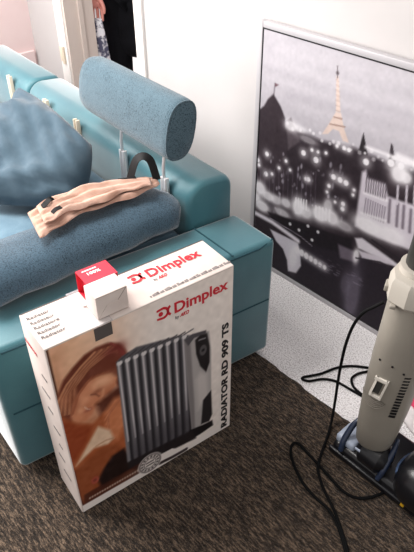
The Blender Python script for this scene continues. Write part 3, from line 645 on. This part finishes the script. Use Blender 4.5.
# five translations of the word on the lid, a row of small grey pictograms, tape
for k, wd in enumerate(('Radiator', 'Radiateur', 'Radiatore', 'Radiador', 'Radiator')):
    q = tu(27.5 + k * 3.7, 321 + k * 4.7); put_text('lid_word', wd, lid(q[0], q[1]), eu, -en, ez, .056 + .003 * (k % 3), .0105, M['grey'], .01)
g = []; ps = tu(150, 297); pe = tu(229, 263)
for k in range(34):
    f = k / 33; u = ps[0] + (pe[0] - ps[0]) * f; wd = .0022 + .0028 * ((k * 7) % 5) / 4; hh = .006 + .004 * ((k * 5) % 4) / 3
    g.append(mp(rbox((u, .014, BH + .0006), (u + wd * 1.8, .014 + hh, BH + .0012)), Bx))
obj('lid_pictogram_row', *join(*g), M['palegrey'], carton, smooth=False)
sd = lambda d, w: np.array(Bx((-EPS, d, w)))
put_text('side_text', 'RADIATOR', sd(BD * .92, BH - .075), -(-en) * 1.0, ez, -eu, .07, .011, M['red'], .01)
g = []
for k in range(7): w = BH - .14 - k * .068; g.append(mp(rbox((-.0012, BD * (.25 + .06 * (k % 3)), w), (-.0006, BD * (.45 + .06 * ((k * 3) % 4)), w + .007)), Bx))
[obj('side_mark', *q, M['palegrey'], carton, smooth=False) for q in g]
ta = fu(96, 335)[0]
obj('packing_tape', *mp(rbox((ta - .004, -.002, BH - .001), (ta + .046, BD + .002, BH + .0016)), Bx), M['tape'], carton, smooth=False)
obj('packing_tape', *mp(rbox((ta - .004, -.0022, BH - .042), (ta + .042, -.0008, BH - .004)), Bx), M['darktape'], carton, smooth=False)
obj('lid_flap_edge', *mp(rbox((.002, BD * .965, BH + .0004), (BW - .002, BD * .98, BH + .0014)), Bx), M['grey'], carton, smooth=False)
# loose paper strip along the lid, torn at the back edge
tn = [(.0, -.002)] + [(.0 + k * .012, BD + .004 + random.uniform(-.004, .006)) for k in range(13)] + [(.15, BD * .5), (.15, .03), (.02, .004)]

# ------------------------------------------------------------------ two small boxes on the carton
def small_box(name, px_front_left, w, d, hgt, cm, label, open_left=False):
    q = tu(*px_front_left); o = Bx((q[0], q[1], BH + .002))
    t = thing(name, Bx((q[0] + w / 2, q[1] + d / 2, BH + .002)), label, 'box')
    LB = lambda p: Bx((q[0] + p[0], q[1] + p[1], BH + .002 + p[2]))
    return t, LB
t, LB = small_box('small_carton', (98.5, 321), .083, .060, .068, 'card', 'small plain white folded box on the carton, nearest its front edge')
obj('box_body', *mp(rbox((0, 0, 0), (.083, .060, .066), .002, 2), LB), M['card'], t, angle=30)
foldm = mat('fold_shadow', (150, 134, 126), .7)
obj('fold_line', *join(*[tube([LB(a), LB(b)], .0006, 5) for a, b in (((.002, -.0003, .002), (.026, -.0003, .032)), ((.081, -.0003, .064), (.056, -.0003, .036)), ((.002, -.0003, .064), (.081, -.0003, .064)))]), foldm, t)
obj('front_flap', *loft([[LB((a, y, z)) for a, z in ((.003, .004), (.027, .034), (.056, .034), (.080, .004))] for y in (-.0002, -.0012)]), M['card'], t, smooth=False)
t, LB = small_box('small_carton', (90, 306), .083, .062, .066, 'redcard', 'small red box with white lettering behind the white box')
wl = .0012
obj('box_body', *join(*[mp(rbox(lo, hi), LB) for lo, hi in (((.0, 0, .062), (.083, .062, .0635)), ((0, 0, 0), (.083, .062, wl)), ((0, .0605, 0), (.083, .062, .063)), ((0, 0, 0), (.083, wl, .063)), ((.0815, 0, 0), (.083, .062, .063)), ((.012, .001, .001), (.0135, .061, .062)))]), M['redcard'], t, smooth=False)
obj('open_flap', *loft([[LB((a, y, z)) for a, z in ((.0, .001), (-.016, .0025), (-.016, .0035), (.0, .002))] for y in (.002, .060)]), M['card'], t, smooth=False)
p = LB((.02, .030, .0636)); put_text('box_lettering', '100%', p, eu, -en, ez, .034, .011, M['white'], .02, t)
p = LB((.012, .048, .0636)); obj('box_print_line', *mp(rbox((.012, .048, .0635), (.05, .052, .0641)), LB), M['white'], t, smooth=False)

# ------------------------------------------------------------------ upright vacuum cleaner
VB = np.array([-.523, 1.116, 0.0]); VT = np.array([-.512, 1.152, .714]); vax = (VT - VB) / np.linalg.norm(VT - VB)
vac = thing('vacuum_cleaner', (VB[0], VB[1], 0), 'grey upright vacuum cleaner with dark base standing near the picture', 'vacuum cleaner')
toC = np.array([0 - VB[0], 0 - VB[1], 0]); toC /= np.linalg.norm(toC); toR = np.array([-toC[1], toC[0], 0])
if toR @ RGT < 0: toR = -toR
def Vp(r, f, z):                                        # right across the view, towards the viewer, up the leaning body
    return VB + vax * z + toR * r + toC * f
def vring(z, rx, ry, e=.75, n=32, dx=0, df=0):
    R = []
    for j in range(n):
        q = 2 * math.pi * j / n; c, s_ = math.cos(q), math.sin(q)
        R.append(Vp(dx + rx * math.copysign(abs(c) ** e, c), df + ry * math.copysign(abs(s_) ** e, s_), z))
    return R
vb = obj('body_tube', *loft([vring(.125, .044, .044), vring(.14, .053, .052), vring(.2, .060, .059), vring(.30, .066, .064), vring(.45, .070, .068), vring(.64, .069, .067), vring(.70, .068, .066)]), M['vgrey'], vac, angle=50)
# latch with recessed pad, arc ribs, vent slots, screws
LZ = .33; LX = -.034
def surf(r, ry=.068, rx=.070, e=.75): c = min(1, abs(r) / rx) ** (1 / e); return ry * (max(0, 1 - c * c) ** .5) ** e
def vslab(r0, r1, z0, z1, d0, d1, skew=0):
    q = []
    for d in (d0, d1): q.append([Vp(r + skew * (z - z0), surf(r) + d, z) for r, z in ((r0, z0), (r1, z0), (r1, z1), (r0, z1))])
    return loft(q)
lt = obj('latch', *join(vslab(-.050, -.018, .362, .370, -.006, .007, .12), vslab(-.046, -.012, .425, .434, -.006, .007, .12), vslab(-.050, -.045, .362, .434, -.006, .007, .12), vslab(-.022, -.017, .362, .434, -.006, .007, .12)), M['vpanel'], vac, smooth=False)
obj('latch_button', *vslab(-.042, -.026, .378, .416, -.006, .003, .12), M['vneck'], lt, smooth=False)
for k in range(5):
    pts = []
    for j in range(9): q = math.radians(200 + j * 17.5); r = -.034 + (.018 + k * .0045) * math.cos(q); pts.append(Vp(r, surf(r) + .0006, .362 + (.016 + k * .0065) * math.sin(q)))
    obj('rib', *tube(pts, .0013, 5), M['vgrey'], vac)
for k in range(14):
    z = .305 + k * .0115; obj('vent_slot', *vslab(.016 + .0006 * k, .032 + .0006 * k, z, z + .0045, -.004, .0010, .35), M['vdark'], vac, smooth=False)
for r, z in ((-.046, .49), (-.012, .485), (.020, .47), (.046, .60)):
    obj('screw', *tube([Vp(r, surf(r) - .002, z), Vp(r, surf(r) + .0015, z)], .0032, 8), M['vdark'], vac)
obj('badge', *vslab(-.044, -.028, .128, .134, -.003, .0012), M['vpale'], vac, smooth=False)
# collar block and neck, handle tube and grip above the frame
ca = [(-.066, -.062), (-.088, .01), (-.076, .060), (-.03, .084), (.045, .084), (.082, .055), (.088, -.01), (.066, -.062)]
def cring(z, k=1.0): return [Vp(r * k * .9, f * k * .9, z) for r, f in ca]
col = obj('collar', *loft([cring(.668, .90), cring(.678, 1.0), cring(.728, 1.0), cring(.742, .93)]), M['vlight'], vac, angle=25)
[obj('collar_lug', *mp(rbox(lo, hi, .003), lambda p: tuple(Vp(*p))), M['vgrey'], col) for lo, hi in (((-.084, .0, .682), (-.066, .03, .70)), ((-.060, .056, .665), (-.045, .072, .676)))]
obj('neck', *loft([vring(.741, .050, .050, 1, df=-.005, dx=-.014), vring(.758, .050, .050, 1, df=-.005, dx=-.014)]), M['vlight'], vac)
nk = obj('handle_tube', *loft([vring(.757, .038, .038, 1, 20, -.012, -.005), vring(.762, .041, .041, 1, 20, -.012, -.005), vring(.90, .038, .038, 1, 20, -.012, -.008), vring(.915, .019, .019, 1, 20, -.012, -.01), vring(1.06, .017, .017, 1, 20, -.012, -.03)]), M['vneck'], vac)
obj('clip', *tube([Vp(.006, .030, .79), Vp(.006, .040, .79)], .006, 10), M['vlight'], nk)
obj('grip', *tube([Vp(.014, -.03, 1.05), Vp(.014, -.05, 1.11), Vp(.014, -.02, 1.16), Vp(.014, .05, 1.17), Vp(.014, .075, 1.14)], .016, 12, 2), M['vdark'], vac)
# floor head parallel to the wall, yoke and motor housing
hx0, hx1, hy0, hy1 = -.628, -.272, 1.072, 1.262
hd = obj('floor_head', *rbox((hx0, hy0, .010), (hx1, hy1, .058), .018, 4), M['vdark'], vac, angle=50)
obj('head_highlight', *rbox((hx0 + .002, hy0 + .012, .05), (hx0 + .072, hy0 + .085, .084), .010, 2), M['vpale'], hd, angle=50)  # pale facet: highlight on the head's left top, put into the colour
obj('front_bumper', *rbox((hx0 - .004, hy0 - .008, .012), (hx1 + .004, hy0 + .006, .034), .005, 3), M['vdark'], hd)
obj('hinge_barrel', *tube([(hx0 + .08, 1.11, .085), (hx0 + .10, 1.11, .085), (-.47, 1.11, .085), (-.45, 1.11, .085)], [.03, .048, .048, .03], 16), M['vdark'], vac)
for s_ in (-1, 1):
    pts = [VB + np.array([s_ * .068, -.045, .045]), VB + np.array([s_ * .072, -.03, .08]), VB + np.array([s_ * .070, .005, .125]), VB + np.array([s_ * .06, .04, .15])]
    obj('yoke', *tube(pts, [.008, .010, .009, .005], 12, 2), M['vnavy'], vac)
def ell(c, r, n=20, m_=12, e=.8):
    rings = []
    for i in range(m_ + 1):
        ph = -math.pi / 2 + math.pi * i / m_; k = max(.02, math.cos(ph) ** e); z = math.copysign(abs(math.sin(ph)) ** e, math.sin(ph))
        rings.append([(c[0] + r[0] * k * math.copysign(abs(math.cos(2 * math.pi * j / n)) ** e, math.cos(2 * math.pi * j / n)), c[1] + r[1] * k * math.copysign(abs(math.sin(2 * math.pi * j / n)) ** e, math.sin(2 * math.pi * j / n)), c[2] + r[2] * z) for j in range(n)])
    return loft(rings)
mh = obj('motor_housing', *ell((-.335, 1.135, .095), (.088, .095, .080)), M['vdark'], vac, angle=70)
obj('housing_rim', *tube([(-.345 + .075 * math.cos(q), 1.13 + .088 * math.sin(q), .118) for q in np.linspace(math.radians(100), math.radians(215), 12)], .007, 8), M['vblue'], mh)
obj('foot_pedal', *rbox((-.366, hy0 - .014, .026), (-.354, hy0 - .004, .056), .003), M['yellow'], vac)
for x in (hx0 + .05, hx1 - .05): obj('wheel', *tube([(x - .012, 1.225, .022), (x + .012, 1.225, .022)], .0135, 16), M['vdark'], vac)

# ------------------------------------------------------------------ power cord (one long cable)
def zf(P): return .0136 if P[1] < RY + .008 else .0056
def cord(pts, it=3):
    Q = []
    for p in pts:
        if len(p) == 3: Q.append(atz(*p))
        else:
            P = atz(p[0], p[1], .012); P = atz(p[0], p[1], zf(P)); Q.append(P)
    return tube(Q, .0046, 7, it)
c1 = cord([(384, 302, .62), (374, 307, .60), (363, 313, .57), (353, 326, .49), (345, 347, .37), (339, 375, .22), (335, 402, .09), (331, 424, .022), (327, 438), (321, 455), (318, 470), (324, 490), (334, 510), (343, 535), (350, 560)])
c2 = cord([(392, 488), (375, 496), (358, 498), (343, 491), (330, 477), (316, 462), (303, 448), (297, 443), (292, 445), (291, 455), (296, 470), (305, 486), (318, 500), (327, 508), (336, 522), (344, 545), (347, 562)])
c3 = cord([(370, 368), (352, 366), (336, 368), (320, 374), (304, 377), (303, 379.5), (310, 381), (322, 379), (335, 381), (348, 388), (362, 396)])
c4 = cord([(372, 371), (360, 373), (352, 378), (353, 386), (360, 393), (366, 397)])
c5 = cord([(398, 404), (406, 414), (414, 424), (424, 434)])
cb = atz(325, 470, .0); cd = obj('power_cord', *join(c1, c2, c3, c4, c5), M['cable'], base=cb, angle=60)
tag(cd, 'thin black power cord looping over carpet and pale floor by vacuum', 'cord')

# crumpled pink and white cloth on the floor behind the vacuum
def crumple(cx, cy, rx, ry, hgt, seed, z0=.001):
    r = np.random.default_rng(seed); ph = r.uniform(0, 6.28, 8); n = 22; V = []; F = []
    for i in range(n + 1):
        for j in range(n + 1):
            u, w = i / n * 2 - 1, j / n * 2 - 1; x = u * math.sqrt(1 - w * w / 2); y = w * math.sqrt(1 - u * u / 2); d = math.hypot(x, y)
            e = 1 + .12 * math.sin(3 * math.atan2(y, x) + ph[0]); b = max(0, 1 - d ** 2) ** .6
            z = hgt * b * (.62 + .2 * math.sin(4.5 * u + ph[1]) + .18 * math.sin(6 * w + 3 * u + ph[2])) + .006 * b * math.sin(14 * u + 9 * w + ph[3])
            V.append((cx + rx * x * e, cy + ry * y * e, z0 + max(z, 0)))
    m_ = n + 1; o = len(V); V += [(v[0], v[1], z0) for v in V]
    for i in range(n):
        for j in range(n): F.append((i * m_ + j, (i + 1) * m_ + j, (i + 1) * m_ + j + 1, i * m_ + j + 1)); F.append((o + i * m_ + j, o + i * m_ + j + 1, o + (i + 1) * m_ + j + 1, o + (i + 1) * m_ + j))
    return V, F
kx, ky = -.50, 1.47
kl = thing('crumpled_cloth', (kx, ky, 0), 'crumpled pink and white cloth on the pale floor behind the vacuum', 'cloth')
weld(obj('pink_fabric', *crumple(kx, ky, .125, .10, .11, 3), M['pinkcloth'], kl, angle=80))
weld(obj('white_fabric', *crumple(kx + .02, ky - .09, .10, .055, .05, 5), M['whitecloth'], kl, angle=80))

# ------------------------------------------------------------------ person in the doorway
PC = np.array([-3.015, 2.13, 0.0]); lat = np.array([.668, .744, 0]); fw = np.array([.744, -.668, 0])
def Pm(l, f, z): return PC + lat * l + fw * f + np.array([0, 0, z])
per = thing('person', PC, 'person in black clothes standing in the doorway with one arm hanging', 'person')
def skin(name, nodes, edges, mt, parent, sub=2):
    me = bpy.data.meshes.new(name); me.from_pydata([tuple(np.array(Pm(*p[:3])) - PC) for p in nodes], edges, []); me.materials.append(mt)
    o = bpy.data.objects.new(name, me); COL.objects.link(o); o.parent = parent; o['_base'] = tuple(PC)
    sk = o.modifiers.new('skin', 'SKIN'); sk.use_smooth_shade = True
    for i, p in enumerate(nodes):
        r = p[3]; me.skin_vertices[0].data[i].radius = (r, p[4] if len(p) > 4 else r)
    me.skin_vertices[0].data[0].use_root = True
    ss = o.modifiers.new('sub', 'SUBSURF'); ss.levels = sub; ss.render_levels = sub
    return o
HL = -.185                                                # hanging hand, image-left side
nod = [(0, 0, .95, .13), (0, 0, 1.12, .12), (0, 0, 1.32, .14), (0, 0, 1.45, .09), (0, 0, 1.53, .055), (0, .01, 1.60, .075), (0, .015, 1.68, .09), (0, .01, 1.745, .06),
       (-.095, 0, .86, .085), (-.10, .01, .50, .058), (-.10, 0, .09, .04), (-.10, .14, .03, .035),
       (.095, 0, .86, .085), (.10, .01, .50, .058), (.10, 0, .09, .04), (.10, .14, .03, .035),
       (-.17, 0, 1.42, .06), (-.225, .0, 1.14, .043), (-.205, .12, .88, .030), (HL, .15, .812, .030, .018), (HL, .16, .772, .038, .016),
       (.17, 0, 1.42, .06), (.225, -.01, 1.14, .043), (.24, .03, .90, .030), (.24, .05, .845, .030, .018), (.24, .06, .805, .038, .016)]
edg = [(0, 1), (1, 2), (2, 3), (3, 4), (4, 5), (5, 6), (6, 7), (0, 8), (8, 9), (9, 10), (10, 11), (0, 12), (12, 13), (13, 14), (14, 15), (3, 16), (16, 17), (17, 18), (18, 19), (19, 20), (3, 21), (21, 22), (22, 23), (23, 24), (24, 25)]
for base, x0 in ((20, HL), (25, .24)):                    # four fingers of unequal length and a thumb off the side of each palm
    y0 = .16 if x0 < 0 else .06; hz = -.033 if x0 < 0 else 0
    for k, ln in enumerate((.062, .074, .078, .066)):
        o = -.033 + k * .022; n0 = len(nod)
        nod += [(x0 + o, y0 + .004, hz + .785, .0095), (x0 + o * 1.15, y0 + .014, hz + .785 - ln * .5, .0088), (x0 + o * 1.12, y0 + .006 + .018, hz + .785 - ln, .0075)]
        edg += [(base, n0), (n0, n0 + 1), (n0 + 1, n0 + 2)]
    n0 = len(nod); sgn = 1 if x0 < 0 else -1
    nod += [(x0 + sgn * .040, y0 + .01, hz + .815, .012), (x0 + sgn * .052, y0 + .025, hz + .785, .010), (x0 + sgn * .050, y0 + .034, hz + .758, .008)]
    edg += [(base - 1, n0), (n0, n0 + 1), (n0 + 1, n0 + 2)]
skin('body', nod, edg, M['skin'], per)
tro = [(0, 0, .93, .165, .135), (-.095, 0, .84, .112), (-.10, .01, .50, .086), (-.10, 0, .07, .075), (.095, 0, .84, .112), (.10, .01, .50, .086), (.10, 0, .07, .075)]
skin('trousers', tro, [(0, 1), (1, 2), (2, 3), (0, 4), (4, 5), (5, 6)], M['blackcloth'], per)
jac = [(0, 0, 1.12, .165, .135), (0, 0, .42, .165, .13), (0, 0, 1.32, .175, .14), (0, 0, 1.46, .10), (-.18, 0, 1.42, .075), (-.23, .0, 1.14, .058), (-.207, .115, .885, .046), (.18, 0, 1.42, .075), (.23, -.01, 1.14, .058), (.242, .03, .91, .046)]
skin('jacket', jac, [(0, 1), (0, 2), (2, 3), (3, 4), (4, 5), (5, 6), (3, 7), (7, 8), (8, 9)], M['blackcloth'], per)
skin('hair', [(0, -.02, 1.70, .10), (0, -.045, 1.63, .075), (0, 0, 1.765, .062)], [(0, 1), (0, 2)], M['hair'], per)
for s_ in (-1, 1):
    V, Fc = ell((0, 0, 0), (.013, .008, .008), 12, 8, 1); obj('eye', [Pm(s_ * .034 + a, .098 + b, 1.675 + c) for a, b, c in V], Fc, M['eye'], per)
    V, Fc = ell((0, 0, 0), (.010, .02, .03), 12, 8, 1); obj('ear', [Pm(s_ * .093 + a, .0 + b, 1.655 + c) for a, b, c in V], Fc, M['skin'], per)
    V, Fc = ell((0, 0, 0), (.05, .13, .045), 16, 8, .8); obj('shoe', [Pm(s_ * .10 + a, .06 + b, max(.046 + c, .001)) for a, b, c in V], Fc, M['shoe'], per)
V, Fc = ell((0, 0, 0), (.013, .022, .024), 12, 8, 1); obj('nose', [Pm(a, .105 + b, 1.635 + c) for a, b, c in V], Fc, M['skin'], per)
V, Fc = ell((0, 0, 0), (.025, .010, .009), 12, 8, 1); obj('mouth', [Pm(a, .085 + b, 1.598 + c) for a, b, c in V], Fc, M['lip'], per)
# patterned cloth hanging from that hand
rings = []
for i in range(15):
    z = .705 - i * .029; k = .024 + .0025 * i
    rings.append([Pm(HL + .01 + k * math.cos(q) * (1 + .25 * math.sin(3 * q + i * .35)), .20 + .55 * k * math.sin(q) * (1 + .3 * math.sin(4 * q)), z) for q in np.linspace(0, 2 * math.pi, 24, endpoint=False)])
cl = obj('patterned_cloth', *loft(rings), M['pattern'], base=Pm(HL + .01, .20, .30), angle=60)
tag(cl, 'grey and white patterned cloth hanging from the hand in the doorway', 'cloth')

for o in bpy.data.objects:
    if '_base' in o: del o['_base']
